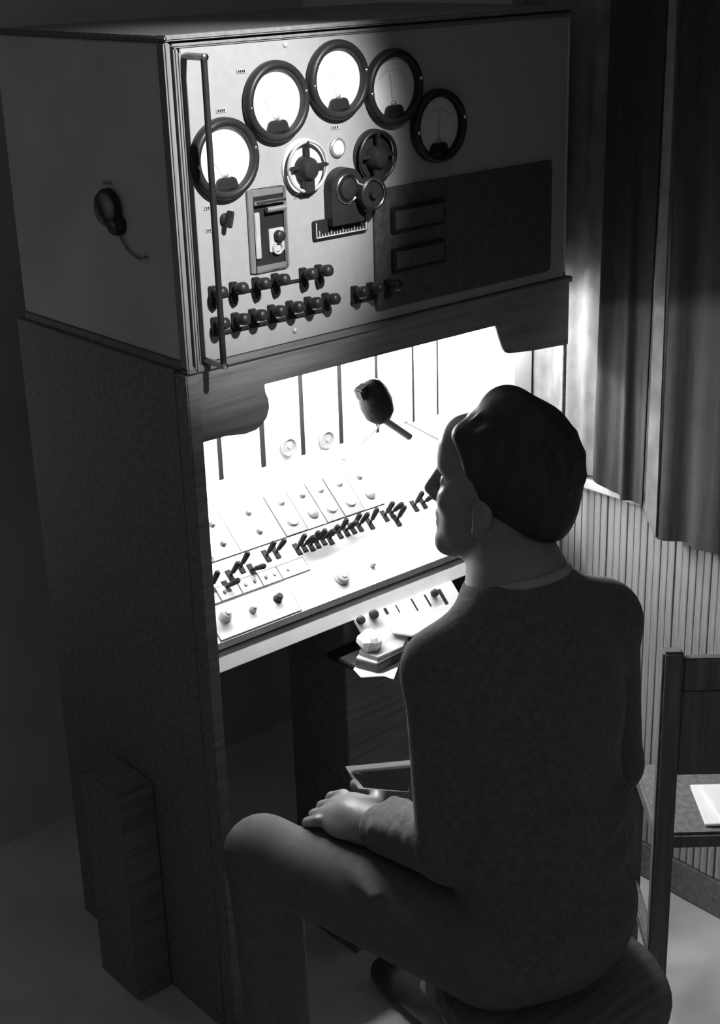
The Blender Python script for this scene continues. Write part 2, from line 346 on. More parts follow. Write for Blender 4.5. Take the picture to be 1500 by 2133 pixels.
# rows of lever switches on black strips
base_me = MB().box((-.0055, -.008, -.016), (.0055, 0, .013)).mesh('lever_switch', BLACK, bevel=.001)
ball_me = MB().lathe((0, -.006, .002), (.12, -1, .22), [(0, .004), (.008, .004), (.010, .0088), (.017, .0095), (.024, .009), (.027, .006), (.028, .001)], 16).mesh('switch_knob', BLACK, angle=50)
tip_me = MB().lathe((0, 0, -.016), (0, 0, -1), [(0, .0045), (.004, .0045), (.007, .003)], 10).mesh('switch_tip', BLACK)
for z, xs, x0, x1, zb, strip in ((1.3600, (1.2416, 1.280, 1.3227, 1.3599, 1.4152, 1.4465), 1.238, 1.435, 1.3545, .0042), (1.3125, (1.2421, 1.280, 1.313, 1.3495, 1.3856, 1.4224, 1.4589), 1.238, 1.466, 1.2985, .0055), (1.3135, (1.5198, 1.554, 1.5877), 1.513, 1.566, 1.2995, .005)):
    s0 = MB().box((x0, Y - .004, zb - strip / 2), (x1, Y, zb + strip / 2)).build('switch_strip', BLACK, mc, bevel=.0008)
    for x in xs:
        b = inst('lever_switch', base_me, (x, Y if x < 1.56 else Y - .005, z), mc)
        inst('switch_knob', ball_me, (x, WL[b].y, z), b)
        if z > 1.35: inst('switch_tip', tip_me, (x, Y - .004, z), b)
# thing hung on the cabinet's side
hp = thing('earpiece', (1.18, 1.973, 1.46), 'black oval earpiece hanging by its cord on the left side of the meter cabinet', 'earpiece')
MB().lathe((1.192, 1.973, 1.478), (-1, .1, 0), [(0, .024), (.006, .03), (.016, .029), (.024, .022), (.028, .008)], 24).build('shell', BLACK, hp, angle=60)
MB().lathe((1.1915, 1.958, 1.455), (-.9, -.1, -.3), [(0, .017), (.012, .016), (.02, .01)], 18).build('cap', BLACK, hp)
MB().tube([(1.186, 1.955, 1.452), (1.185, 1.948, 1.432), (1.186, 1.93, 1.415), (1.187, 1.905, 1.408), (1.188, 1.885, 1.413)], .0022, 8).build('cord', WOODB, hp)
MB().cyl((1.192, 1.975, 1.515), (1.178, 1.975, 1.517), .003).build('hook', STEEL, hp)

# ------------------------------------------------------------------ console frame: hood apron, posts, sides, back boards
q = 1.0111                                             # depth of the desk behind the hood's front plane
cf = thing('console_frame', (1.61, 1.95, 0), 'dark console body with curved hood apron around the brightly lit desk opening', 'console')
ap = [(1.196, 1.2495), (1.196, 1.134), (1.2509, 1.134)] + [(1.288, 1.1285), (1.31, 1.1305), (1.3216, 1.1365), (1.332, 1.146), (1.3376, 1.16), (1.337, 1.175), (1.332, 1.187), (1.3307, 1.2005)] + \
     [(1.8489, 1.1985), (1.858, 1.175), (1.8677, 1.1537), (1.876, 1.144), (1.8866, 1.140), (1.95, 1.133), (2.046, 1.1265), (2.046, 1.2495)]
MB().prism(ap, 1.798, 1.809).build('hood_apron', WOODB, cf, bevel=.001)
MB().box((1.184, 1.797, 0), (1.2078, 1.83, 1.2455)).build('corner_post', WOODB, cf, bevel=.002)
MB().box((1.184, 1.83, .0), (1.2, 2.32, 1.248)).build('side_panel', WOODB, cf, bevel=.001)
MB().box((2.046, 1.93, 0), (2.057, 2.32, 1.248)).build('side_panel', WOODB, cf, bevel=.001)
MB().box((2.036, 1.93, .68), (2.046, 2.075, 1.2455)).build('side_lining', WHITE, cf, bevel=.001)
MB().box((2.034, 1.799, 0), (2.044, 1.807, 1.128)).build('corner_post', WOODB, cf, bevel=.001)
MB().box((1.20, 1.83, .68), (1.21, 2.075, 1.2455)).build('side_lining', WHITE, cf)
MB().box((1.11, 2.0, 0), (1.184, 2.135, .45)).build('side_plinth', WOODB, cf, bevel=.004)
YB = 2.02 * q
MB().box((2.0352, 1.926, .68), (2.084, 1.9295, 1.2455)).build('side_lining', WHITE, cf)  # white cap added to cover the shaded gap between side panel and wall
MB().box((1.21, YB + .006, .70), (2.036, YB + .03, 1.2455)).build('back_panel', LEVER, cf)
sl = [1.300, 1.392, 1.486, 1.578, 1.670, 1.761, 1.855, 1.920]
wdt = [.011, .011, .0125, .0115, .0115, .009, .007, .006]
zlow = 1.85 + (.965 - 1.85) * q
xa = 1.211
for x, wd in zip(sl + [2.0251], wdt + [.0]):
    MB().box((xa, YB + .0035, zlow + .001), (x * q - wd / 2, YB + .006, 1.243)).build('back_board', WHITE, cf, bevel=.0003); xa = x * q + wd / 2
MB().box((1.211, YB - .002, .90), (2.036, YB + .006, zlow)).build('lower_back_board', WHITE, cf, bevel=.0008)
for x, z in ((1.540, .994), (1.630, .986)):
    g = MB().lathe((x * q, YB + .001, 1.85 + (z - 1.85) * q), (0, -1, 0), [(0, .0185), (.004, .019), (.006, .017), (.006, .0145), (.003, .014), (.0029, .0005)], 28, False).build('small_gauge', mat('pale_gauge_enamel', .16, .5), cf)
    MB().lathe((x * q, YB - .003, 1.85 + (z - 1.85) * q), (0, -1, 0), [(0, .003), (.003, .0025)], 10).build('gauge_hub', GREYP, g)
# strip lamp under the hood
ltg = thing('strip_lamp', (1.66, 1.90, 1.2), 'long strip lamp tucked up behind the hood apron above the desk', 'lamp')
MB().box((1.215, 1.875, 1.193), (2.03, 1.925, 1.202)).build('reflector', WHITE, ltg, bevel=.002)
for xx in (1.25, 1.66, 2.0): MB().box((xx - .004, 1.895, 1.2), (xx + .004, 1.905, 1.248)).build('hanger', STEEL, ltg)
MB().cyl((1.228, 1.90, 1.182), (2.015, 1.90, 1.182), .008, n=14).build('tube', emit_mat('lamp_tube', LAMP_TUBE), ltg)

# ------------------------------------------------------------------ sloping control desk
KS = .89; NV = Vector((0, -KS, 1)).normalized(); SV = Vector((0, 1, KS)).normalized(); XV = Vector((1, 0, 0))
Y0, Z0 = 1.81 * q, 1.85 + (.78 - 1.85) * q
def D(x, s, h=0.0): return Vector((x * q, Y0, Z0)) + SV * (s * q) + NV * h
cd = thing('control_desk', (1.62, 1.9, .60), 'white sloping control desk lit from above, with black levers and knobs', 'control desk')
def slab(name, x0, x1, s0, s1, h0, h1, mt, par, bevel=.0006):
    c = D((x0 + x1) / 2, (s0 + s1) / 2, (h0 + h1) / 2)
    return MB().obox(c, XV, SV, NV, (x1 - x0) / 2 * q, (s1 - s0) / 2 * q, (h1 - h0) / 2).build(name, mt, par, bevel=bevel)
slab('desk_top', 1.197, 2.013, .0, .283, -.016, 0, WHITE, cd, .001)
slab('edge_strip', 1.197, 2.013, -.011, -.0005, -.014, .0012, BLACK, cd, .0008)
# front board, leaning out at its foot
ft = D(1.6, -.012, -.004); zb_ = 1.85 + (.741 - 1.85) * q
MB().add([(1.197 * q, ft.y, ft.z), (2.013 * q, ft.y, ft.z), (2.013 * q, ft.y - .017, zb_), (1.197 * q, ft.y - .017, zb_), (1.197 * q, ft.y + .018, ft.z), (2.013 * q, ft.y + .018, ft.z), (2.013 * q, ft.y + .018, zb_), (1.197 * q, ft.y + .018, zb_)],
         [(0, 1, 2, 3), (7, 6, 5, 4), (0, 4, 5, 1), (1, 5, 6, 2), (2, 6, 7, 3), (3, 7, 4, 0)]).build('front_board', OFFW, cd, bevel=.0015)
# module plates on their grey beds
slab('module_bed', 1.2125, 1.6775, .1385, .2275, .0001, .0010, BED, cd); slab('module_bed', 1.2125, 1.4535, .0665, .0955, .0001, .0010, BED, cd); slab('module_bed', 1.2225, 1.3935, .0025, .0655, .0001, .0010, BED, cd)
for x0, x1, mt in ((1.214, 1.288, MODG), (1.290, 1.346, WHITE), (1.348, 1.444, WHITE), (1.446, 1.494, MODG), (1.496, 1.538, WHITE), (1.540, 1.580, MODG), (1.582, 1.628, MODG), (1.630, 1.676, WHITE)):
    p = slab('module_plate', x0, x1, .140, .226, .0002, .003, mt, cd)
    xm = (x0 + x1) / 2
    for s in (.205, .165):
        if x0 > 1.44 and s < .17: r = .011
        else: r = .006
        MB().lathe(D(xm + .004, s, .003), NV, [(0, r), (.004, r * .9), (.007, r * .5)], 18).build('small_knob', MODG if mt is not MODG else MIDG, p)
for x0, x1 in ((1.214, 1.262), (1.264, 1.306), (1.308, 1.350), (1.352, 1.392), (1.394, 1.452)):
    p = slab('row_plate', x0, x1, .068, .094, .0002, .002, OFFW, cd)
    for j in (0, 1):
        if random.random() < .75: MB().lathe(D(x0 + (x1 - x0) * (.3 + .45 * j), .082, .002), NV, [(0, .0032), (.003, .0028)], 12).build('push_button', random.choice((MODG, MIDG, MODG)), p)
fp = slab('front_plate', 1.224, 1.392, .004, .064, .0002, .002, WHITE, cd)
# knobs along the front
def knob(x, s, r, h, mt, mt2=None):
    k = MB().lathe(D(x, s, .002), NV, [(0, r * 1.15), (.002, r * 1.15), (.003, r), (h, r * .9), (h + .0015, r * .6)], 22).build('desk_knob', mt, cd)
    if mt2: MB().lathe(D(x, s, h + .0035), NV, [(0, r * .55), (.002, r * .45)], 16).build('knob_cap', mt2, k)
knob(1.252, .041, .0105, .016, OFFW, GREYP); knob(1.306, .035, .006, .010, GREYP, OFFW); knob(1.361, .0375, .0072, .012, BLACK)
knob(1.502, .034, .0128, .009, GREYP, OFFW); knob(1.575, .035, .0045, .008, MIDG)
# lever keys
lever = MB().lathe((0, 0, 0), (0, 0, 1), [(0, .0022), (.010, .0022), (.012, .0042), (.030, .0052), (.036, .0050), (.039, .0030)], 12).mesh('lever', LEVER, angle=50)
plate = MB().box((-.0055, -.012, 0), (.0055, .012, .002)).mesh('lever_plate', LEVER, bevel=.0006)
rotN = XV.to_track_quat('X', 'Z')
Bm = Matrix((XV, SV, NV)).transposed()
for x, s, tl in [(1.236, .096, 0), (1.259, .098, 14), (1.286, .090, -14), (1.303, .106, 6), (1.330, .115, 10), (1.347, .104, -22), (1.388, .119, 8), (1.409, .119, 4)] + \
        [(1.452 + .0145 * i, .112 + .002 * math.sin(i * 2.1), (10, -6, 8, 4, -8, 6)[i]) for i in range(6)] + \
        [(1.549 + .016 * i, .115, (8, -8, 10, 4)[i]) for i in range(4)] + [(1.622, .112, 14), (1.661, .117, 8), (1.678, .118, -6), (1.680, .100, 12), (1.735, .116, 10), (1.757, .116, -8)]:
    b = inst('lever_key', plate, D(x, s, 0), cd); b.rotation_euler = Bm.to_euler()
    l = inst('lever', lever, D(x, s, .001), b)
    l.parent = b; l.location = (0, 0, .001); l.rotation_euler = (math.radians(-tl), math.radians(6), 0)
# slotted panel below the desk, knobs on it, and the writing shelf
TN, TT = Vector((0, -1, 1)).normalized(), Vector((0, -1, -1)).normalized()
def PT(x, y_, h=0.0): return Vector((x, y_, y_ - 1.80 + .733)) + TN * h          # on the tilted key shelf
lp = MB().obox(PT(1.6205, 1.7835, -.004), XV, TT, TN, .1185, .0255, .004).build('slotted_panel', WHITE, cd, bevel=.001)
for x0, ya, x1, yb, w_ in ((1.6434, 1.7985, 1.624, 1.7809, .003), (1.6740, 1.797, 1.6566, 1.7801, .0036), (1.7096, 1.7965, 1.692, 1.7745, .0075), (1.5751, 1.800, 1.5655, 1.7918, .006), (1.6009, 1.7985, 1.590, 1.7872, .002)):
    xm, L_ = (x0 + x1) / 2, abs(ya - yb) * 1.414
    MB().obox(PT(xm, (ya + yb) / 2, .0002), XV, TT, TN, w_ / 2, L_ / 2, .0006).build('slot', BLACK, lp)
for x, ya, r in ((1.538, 1.7966, .009), (1.683, 1.793, .0075), (1.507, 1.796, .008)):
    MB().lathe(PT(x, ya), TN, [(0, r * .6), (.003, r * .6), (.004, r), (.010, r), (.012, r * .6)], 16).build('panel_knob', BLACK, lp, angle=40)
MB().box((1.457, 1.722, .663), (1.739, 1.83, .6745)).build('writing_shelf', BLACK, cd, bevel=.002)
MB().box((1.50, 1.832, .0), (1.739, 2.0, .72)).build('pedestal', WOODB, cd, bevel=.002)

# ------------------------------------------------------------------ log book, grey binder and loose sheets on the writing shelf
def SH(p): p = Vector(p); return Vector((p.x * .97, p.y * .97, 1.85 + (p.z - 1.85) * .97))      # onto the shelf's height
def quadprism(name, pts, h, mt, par=None, bevel=.0008):     # slab on a four-point footprint (x,y,z), thickness h upward
    P = [SH(p) for p in pts]; n = (P[1] - P[0]).cross(P[2] - P[0]).normalized()
    if n.z < 0: n = -n
    N = len(P)
    return MB().add(P + [p + n * h for p in P], [tuple(range(N)), tuple(range(2 * N - 1, N - 1, -1))] + [(i, (i + 1) % N, (i + 1) % N + N, i + N) for i in range(N)]).build(name, mt, par, bevel=bevel)
ls = quadprism('loose_sheets', [(1.492, 1.799, .6383), (1.4814, 1.7654, .6383), (1.5142, 1.7412, .6383), (1.5179, 1.7201, .6383), (1.5822, 1.7706, .6383), (1.6195, 1.7933, .6383), (1.60, 1.812, .6383), (1.52, 1.812, .6383)], .002, PAPER)
tag(ls, 'white loose sheets with a ragged front edge lying flat on the writing shelf', 'paper')
lb = thing('log_book', (1.55, 1.785, .641), 'dark thin book with pale page edges lying on the white loose sheets', 'book')
quadprism('cover', [(1.4978, 1.7987, .6406), (1.5109, 1.7554, .6406), (1.5832, 1.7628, .6406), (1.6156, 1.7819, .6406), (1.59, 1.812, .6406), (1.52, 1.812, .6406)], .0155, BOOK, lb)
quadprism('pages', [(1.4998, 1.7987, .6561), (1.5119, 1.7574, .6561), (1.5812, 1.7638, .6561), (1.6126, 1.7819, .6561), (1.588, 1.811, .6561), (1.521, 1.811, .6561)], .004, PAPER, lb)
gb = thing('grey_binder', (1.55, 1.79, .66), 'grey cloth binder lying tilted on top of the dark thin book', 'binder')
quadprism('cover', [(1.508, 1.801, .6605), (1.516, 1.759, .6605), (1.5772, 1.760, .6605), (1.611, 1.781, .6665), (1.586, 1.812, .672), (1.535, 1.812, .668)], .008, GREYC, gb)
pd_ = quadprism('note_pad', [(1.60, 1.815, .683), (1.6578, 1.8195, .680), (1.7356, 1.80, .672), (1.6687, 1.7743, .676), (1.5966, 1.7552, .682), (1.5779, 1.79, .683)], .0045, PAPER)
tag(pd_, 'bright white note pad lying slantwise against the slotted panel below the desk', 'note pad')
cr = MB()
rr = random.Random(2)
cr.lathe(SH((1.528, 1.797, .6705)), (.1, -.1, 1), [(0, .016), (.008, .0215), (.018, .021), (.027, .015), (.031, .006)], 14)
cr.v = [v + Vector([rr.uniform(-.0022, .0022) for _ in range(3)]) for v in cr.v]
tag(cr.build('crumpled_paper', PAPER, angle=20), 'small crumpled white paper ball on the left end of the grey binder', 'paper')

# ------------------------------------------------------------------ microphone standing on the desk
mk = thing('microphone', tuple(D(1.652, .262, .0)), 'dark oval desk microphone on a thin stand in front of the white back boards', 'microphone')
MK = .9016
def MP(x, y_, z): return Vector((x * MK, y_ * MK, 1.85 + (z - 1.85) * MK))
a0, a1 = MP(1.660, 1.93, 1.106), MP(1.692, 1.93, 1.026)
MB().lathe(a0, a1 - a0, [(0, .011), (.005, .020), (.018, .0257), (.040, .028), (.060, .0248), (.072, .016), (.078, .005)], 24, True).build('head', MICG, mk, angle=60)
MB().obox(MP(1.647, 1.93, 1.092), (.37, 0, -.93), (0, 1, 0), (.93, 0, .37), .011, .011, .011).build('side_lug', MICG, mk, bevel=.003)
MB().cyl(MP(1.697, 1.93, 1.028), MP(1.757, 1.93, .981), .0062, n=14).build('swivel_arm', MIDG, mk)
base = D(1.652, .262, .006)
MB().tube([MP(1.690, 1.93, 1.030), MP(1.688, 1.94, 1.014), Vector((1.565, 1.82, 1.055)), Vector((1.63, 1.94, .985)), tuple(base)], .0020, 8).build('stand_rod', STEEL, mk)
MB().lathe(D(1.652, .262, .0005), NV, [(0, .013), (.003, .013), (.006, .009), (.008, .004)], 22).build('foot', GREYP, mk)
bo = thing('boom_arm', (1.80, 1.98, .98), 'thin grey boom arm reaching from the white back boards towards the operator', 'boom arm')
MB().cyl((1.772, 1.96, 1.003), (1.845, 1.925, .950), .0038, n=12).build('rod', GREYP, bo)
MB().cyl((1.772, 1.96, 1.003), (1.765, YB, 1.008), .003, n=12).build('wall_stay', GREYP, bo)
MB().ball((1.772, 1.96, 1.003), .006).build('joint', GREYP, bo)

# ------------------------------------------------------------------ figure: signed distance field -> surface nets
class SDF:
    def __init__(s, lo, hi, hx, zs):
        s.x = np.arange(lo[0], hi[0], hx, dtype=np.float32); s.y = np.arange(lo[1], hi[1], hx, dtype=np.float32)
        s.z = np.asarray(zs, dtype=np.float32); s.d = np.full((len(s.x), len(s.y), len(s.z)), .2, np.float32)
    def _sub(s, lo, hi, m):
        r = []
        for a, l, h in zip((s.x, s.y, s.z), lo, hi):
            i0 = max(0, np.searchsorted(a, l - m)); i1 = min(len(a), np.searchsorted(a, h + m)); r.append(slice(i0, max(i0, i1)))
        X, Y_, Z = s.x[r[0]][:, None, None], s.y[r[1]][None, :, None], s.z[r[2]][None, None, :]
        return tuple(r), X, Y_, Z
    def _mix(s, r, d, k, sub=False):
        c = s.d[r]
        if sub:
            d = -d; h = np.clip(.5 - .5 * (c - d) / k, 0, 1); s.d[r] = c * (1 - h) + d * h + k * h * (1 - h); return
        h = np.clip(.5 + .5 * (c - d) / k, 0, 1)
        s.d[r] = c * (1 - h) + d * h - k * h * (1 - h)
    def cap(s, a, b, r1, r2=None, k=.015, flat=None, sub=False):
        r2 = r1 if r2 is None else r2; a, b = np.array(a, float), np.array(b, float); R_ = max(r1, r2) * 1.6
        r, X, Y_, Z = s._sub(np.minimum(a, b), np.maximum(a, b), R_ + .05)
        ba = b - a; L = max(1e-9, ba @ ba)
        px, py, pz = X - a[0], Y_ - a[1], Z - a[2]
        t = np.clip((px * ba[0] + py * ba[1] + pz * ba[2]) / L, 0, 1)
        d = np.sqrt((px - t * ba[0]) ** 2 + (py - t * ba[1]) ** 2 + (pz - t * ba[2]) ** 2) - (r1 + (r2 - r1) * t)
        s._mix(r, d, k, sub)
    def ell(s, c, rad, ax=None, k=.015, sub=False):
        c = np.array(c, float); m = max(rad)
        r, X, Y_, Z = s._sub(c, c, m + .05)
        A = np.eye(3) if ax is None else np.array(ax, float)
        p = (X - c[0], Y_ - c[1], Z - c[2]); q_ = [p[0] * A[i][0] + p[1] * A[i][1] + p[2] * A[i][2] for i in range(3)]
        k0 = np.sqrt(sum((q_[i] / rad[i]) ** 2 for i in range(3))); k1 = np.sqrt(sum((q_[i] / rad[i] ** 2) ** 2 for i in range(3))) + 1e-6
        s._mix(r, k0 * (k0 - 1) / k1, k, sub)
    def cut(s, n, c, keep=None):                        # remove the side the normal points to
        n = np.array(n, float); n /= np.linalg.norm(n)
        d = (s.x[:, None, None] - c[0]) * n[0] + (s.y[None, :, None] - c[1]) * n[1] + (s.z[None, None, :] - c[2]) * n[2]
        s.d = np.maximum(s.d, d.astype(np.float32))
    def mesh(s, name, mt, parent, smooth=2):
        d = s.d; i = d < 0; nx, ny, nz = d.shape
        cnt = np.zeros((nx - 1, ny - 1, nz - 1), np.int8)
        for a in (0, 1):
            for b in (0, 1):
                for c in (0, 1): cnt += i[a:nx - 1 + a, b:ny - 1 + b, c:nz - 1 + c]
        ci = np.argwhere((cnt > 0) & (cnt < 8)); idx = np.full(cnt.shape, -1, np.int32); idx[tuple(ci.T)] = np.arange(len(ci))
        acc = np.zeros((len(ci), 3)); num = np.zeros(len(ci)); G = (s.x, s.y, s.z)
        for ax in range(3):
            o1, o2 = [a for a in range(3) if a != ax]
            for u in (0, 1):
                for v in (0, 1):
                    A = ci.copy(); A[:, o1] += u; A[:, o2] += v; B = A.copy(); B[:, ax] += 1
                    da, db = d[tuple(A.T)], d[tuple(B.T)]; mk_ = (da < 0) != (db < 0)
                    t = np.where(mk_, da / np.where(mk_, da - db, 1), 0)
                    P = np.stack([G[q_][A[:, q_]] for q_ in range(3)], 1).astype(float); P[:, ax] += t * (G[ax][B[:, ax]] - G[ax][A[:, ax]])
                    acc[mk_] += P[mk_]; num[mk_] += 1
        V = acc / num[:, None]; F = []
        for ax in range(3):
            o1, o2 = [(1, 2), (2, 0), (0, 1)][ax]
            sl0 = [slice(None)] * 3; sl1 = [slice(None)] * 3; sl0[ax] = slice(0, -1); sl1[ax] = slice(1, None)
            e = np.argwhere(i[tuple(sl0)] != i[tuple(sl1)]); e = e[(e[:, o1] > 0) & (e[:, o2] > 0) & (e[:, o1] < d.shape[o1] - 1) & (e[:, o2] < d.shape[o2] - 1)]
            fl = i[tuple(sl0)][tuple(e.T)]; Q = []
            for u, v in ((1, 1), (0, 1), (0, 0), (1, 0)):
                c = e.copy(); c[:, o1] -= u; c[:, o2] -= v; Q.append(idx[tuple(c.T)])
            Q = np.stack(Q, 1); Q[~fl] = Q[~fl][:, ::-1]; F.append(Q)
        F = np.concatenate(F)
        for _ in range(smooth):                         # light smoothing
            S = np.zeros_like(V); C = np.zeros(len(V))
            for a, b in ((0, 1), (1, 2), (2, 3), (3, 0)):
                np.add.at(S, F[:, a], V[F[:, b]]); np.add.at(S, F[:, b], V[F[:, a]]); np.add.at(C, F[:, a], 1); np.add.at(C, F[:, b], 1)
            V = V * .5 + .5 * S / np.maximum(C, 1)[:, None]
        me = bpy.data.meshes.new(name); org = np.array(WL[parent])
        me.vertices.add(len(V)); me.vertices.foreach_set('co', (V - org).ravel()); me.loops.add(len(F) * 4); me.loops.foreach_set('vertex_index', F.ravel().astype(np.int32))
        me.polygons.add(len(F)); me.polygons.foreach_set('loop_start', np.arange(0, len(F) * 4, 4, dtype=np.int32)); me.polygons.foreach_set('loop_total', np.full(len(F), 4, np.int32))
        me.polygons.foreach_set('use_smooth', np.ones(len(F), bool)); me.update(calc_edges=True); me.validate(); me.materials.append(mt)
        return inst(name, me, WL[parent], parent)

# joints (metres, in the room)
HC = np.array([1.361, 1.309, 1.153])                    # head centre
yaw, pitch, roll = math.radians(116), math.radians(5), math.radians(0)
hf = np.array([math.cos(yaw) * math.cos(pitch), math.sin(yaw) * math.cos(pitch), math.sin(pitch)])
hl = np.array([-math.sin(yaw), math.cos(yaw), 0.0]); hu = np.cross(hf, hl)
HA = np.array([hf, hl, hu])
def H(x, y_, z): return HC + (hf * x + hl * y_ + hu * z) * .965
NB = np.array([1.338, 1.256, 1.022])
SHL, SHR = np.array([1.192, 1.246, .952]), np.array([1.468, 1.220, .942])
CH, AB, PV = np.array([1.312, 1.205, .86]), np.array([1.30, 1.175, .70]), np.array([1.29, 1.165, .565])
ELL, WRL = np.array([1.185, 1.235, .685]), np.array([1.180, 1.390, .650])
ELR, WRR = np.array([1.512, 1.225, .690]), np.array([1.462, 1.395, .665])
HPL, HPR = np.array([1.205, 1.175, .545]), np.array([1.385, 1.175, .545])
KNL, KNR = np.array([1.088, 1.540, .570]), np.array([1.472, 1.540, .570])
ANL, ANR = np.array([1.105, 1.545, .11]), np.array([1.470, 1.525, .11])
man = thing('person', (1.29, 1.165, 0), 'dark-haired person in dark knit shirt seated with back turned at the lit console', 'person')

def hand(S, wr, d, n, th, curl, sc=1.0):
    """wr wrist, d finger direction, n back of the hand, th side the thumb leaves"""
    d, n, th = (np.array(v, float) / np.linalg.norm(v) for v in (d, n, th))
    pc = wr + d * .045 * sc
    A = np.array([d, th, n]); S.ell(pc, (.052 * sc, .042 * sc, .017 * sc), A, k=.012)
    S.cap(wr - d * .03, pc, .026, .02, k=.02)
    for j, (off, ln) in enumerate(((.030, .92), (.010, 1.0), (-.010, .94), (-.029, .76))):
        p = wr + d * .082 * sc + th * off * sc; dd = d.copy(); nn = n.copy(); r = .0093
        for sg, an in zip((.043, .027, .022), curl):
            c, s_ = math.cos(an), math.sin(an); dd, nn = dd * c - nn * s_, nn * c + dd * s_
            q_ = p + dd * sg * ln * sc; S.cap(p, q_, r, r * .9, k=.004); p = q_; r *= .9
    p = wr + d * .022 * sc + th * .03 * sc
    for sg, v in ((.040, d * .55 + th * .8 - n * .2), (.032, d * .95 + th * .25 - n * .25), (.026, d * .95 - th * .1 - n * .3)):
        v = v / np.linalg.norm(v); q_ = p + v * sg * sc; S.cap(p, q_, .0125, .0105, k=.008); p = q_

zs = np.concatenate([np.arange(-.01, .60, .009), np.arange(.60, .76, .0042), np.arange(.76, 1.0, .008), np.arange(1.0, 1.31, .0032)])
S = SDF((.99, .98), (1.62, 1.72), .004, zs)
# head
S.ell(H(-.012, 0, .030), (.094, .072, .086), HA, k=.01)
S.ell(H(.030, 0, -.035), (.058, .056, .085), HA, k=.02)
S.ell(H(.028, 0, -.080), (.052, .050, .034), HA, k=.015)
S.cap(H(.068, -.012, -.100), H(.068, .012, -.100), .020, .020, k=.015)          # chin
S.cap(H(.072, -.030, .022), H(.072, .030, .022), .013, .013, k=.012)            # brow
S.ell(H(.068, 0, .050), (.026, .045, .036), HA, k=.02)                          # forehead
S.cap(H(.086, 0, .014), H(.106, 0, -.028), .0085, .0102, k=.010)                # nose
for e in (-1, 1):
    S.ell(H(.093, e * .011, -.034), (.011, .0075, .008), HA, k=.006)
    S.ell(H(.058, e * .038, -.025), (.022, .022, .02), HA, k=.015)              # cheekbones
    S.ell(H(.083, e * .030, .000), (.012, .016, .010), HA, k=.008, sub=True)    # eye sockets
    S.ell(H(.068, e * .030, .000), (.0125, .0125, .0125), HA, k=.003)           # eyeballs
    S.ell(H(.004, e * .070, -.024), (.015, .009, .026), HA, k=.006)            # ears
    S.ell(H(.006, e * .080, -.020), (.009, .005, .018), HA, k=.004, sub=True)
    S.ell(H(.010, e * .069, -.050), (.009, .007, .010), HA, k=.006)
S.cap(H(.083, -.016, -.058), H(.083, .016, -.058), .0078, .0078, k=.007)        # lips
S.cap(H(.081, -.014, -.071), H(.081, .014, -.071), .0085, .0085, k=.006)
S.cap(H(.091, -.016, -.0645), H(.091, .016, -.0645), .0022, .0022, k=.004, sub=True)
# neck, trunk, limbs
S.cap(H(-.018, 0, -.055), NB, .053, .056, k=.02)
S.cap(NB, CH, .07, .09, k=.03)
for sh in (SHL, SHR):
    S.cap(NB + np.array([0, -.01, .0]), sh, .044, .05, k=.03)
S.ell(CH, (.135, .095, .15), k=.04); S.ell(AB, (.125, .092, .12), k=.04); S.ell(PV, (.14, .11, .095), k=.04)
for sh, el, wr in ((SHL, ELL, WRL), (SHR, ELR, WRR)):
    S.cap(sh, el, .046, .036, k=.02); S.cap(el, wr, .036, .024, k=.015)
for hp_, kn, an, dx in ((HPL, KNL, ANL, -.01), (HPR, KNR, ANR, .01)):
    S.cap(hp_, kn, .072, .046, k=.03); S.cap(kn, an, .046, .032, k=.02); S.cap(an, an + np.array([dx, .10, -.065]), .03, .022, k=.02)
hand(S, WRL, (-.16, 1, -.02), (-.35, .05, .93), (.93, .1, .30), (.55, .8, .6))
hand(S, WRR, (-.10, 1, -.12), (.1, .1, 1), (-1, -.1, .1), (.3, .4, .3))
body = S.mesh('body', SKIN, man); body['label'] = 'bare head, neck and hands of the seated person'
# eyes
for e in (-1, 1):
    MB().ball(tuple(H(.0695, e * .030, .000)), .0122, 14, 8).build('eye', OFFW, man)
# hair
hz = np.arange(1.02, 1.34, .0034)
T = SDF((1.24, 1.16), (1.52, 1.44), .0034, hz)
T.ell(H(-.019, 0, .028), (.091, .078, .091), HA, k=.01)
T.ell(H(-.060, 0, -.026), (.047, .062, .054), HA, k=.025)
T.cut(hf * .88 - hu * .47, H(.024, 0, .026))                       # clear of the face
T.cut(-hu * .9 + hf * .40, H(-.06, 0, -.046))                      # nape line
T.cap(H(.008, -.008, .113), H(-.004, .012, .115), .021, .021, k=.055)  # raised crown
T.cap(H(-.05, -.014, .090), H(-.052, .018, .089), .014, .014, k=.04)
T.cap(H(.038, -.036, .078), H(.046, .036, .074), .020, .019, k=.014)  # quiff over the forehead
T.cap(H(.046, .036, .072), H(.024, .062, .040), .017, .014, k=.014)
rh = random.Random(7)
for i in range(46):                                                # combed locks
    y_ = rh.uniform(-.72, .74)
    pts = []
    for t in np.linspace(0, 1, 9):
        phi = .75 + t * 2.75
        pts.append(H(-.019 + .091 * math.cos(phi) * math.sqrt(1 - .75 * y_ * y_), .079 * y_, .028 + .092 * math.sin(phi) * math.sqrt(1 - .75 * y_ * y_)))
    for p, q_ in zip(pts, pts[1:]): T.cap(p, q_, .0028, .0028, k=.006)
for i in range(16):
    y_ = rh.uniform(-.036, .045); z = rh.uniform(.058, .084)
    T.cap(H(.062 - abs(y_) * .25, y_, z - .004), H(.030, y_ + .006, z + .024), .005, .005, k=.004)
hair = T.mesh('hair', HAIR, man, 1)
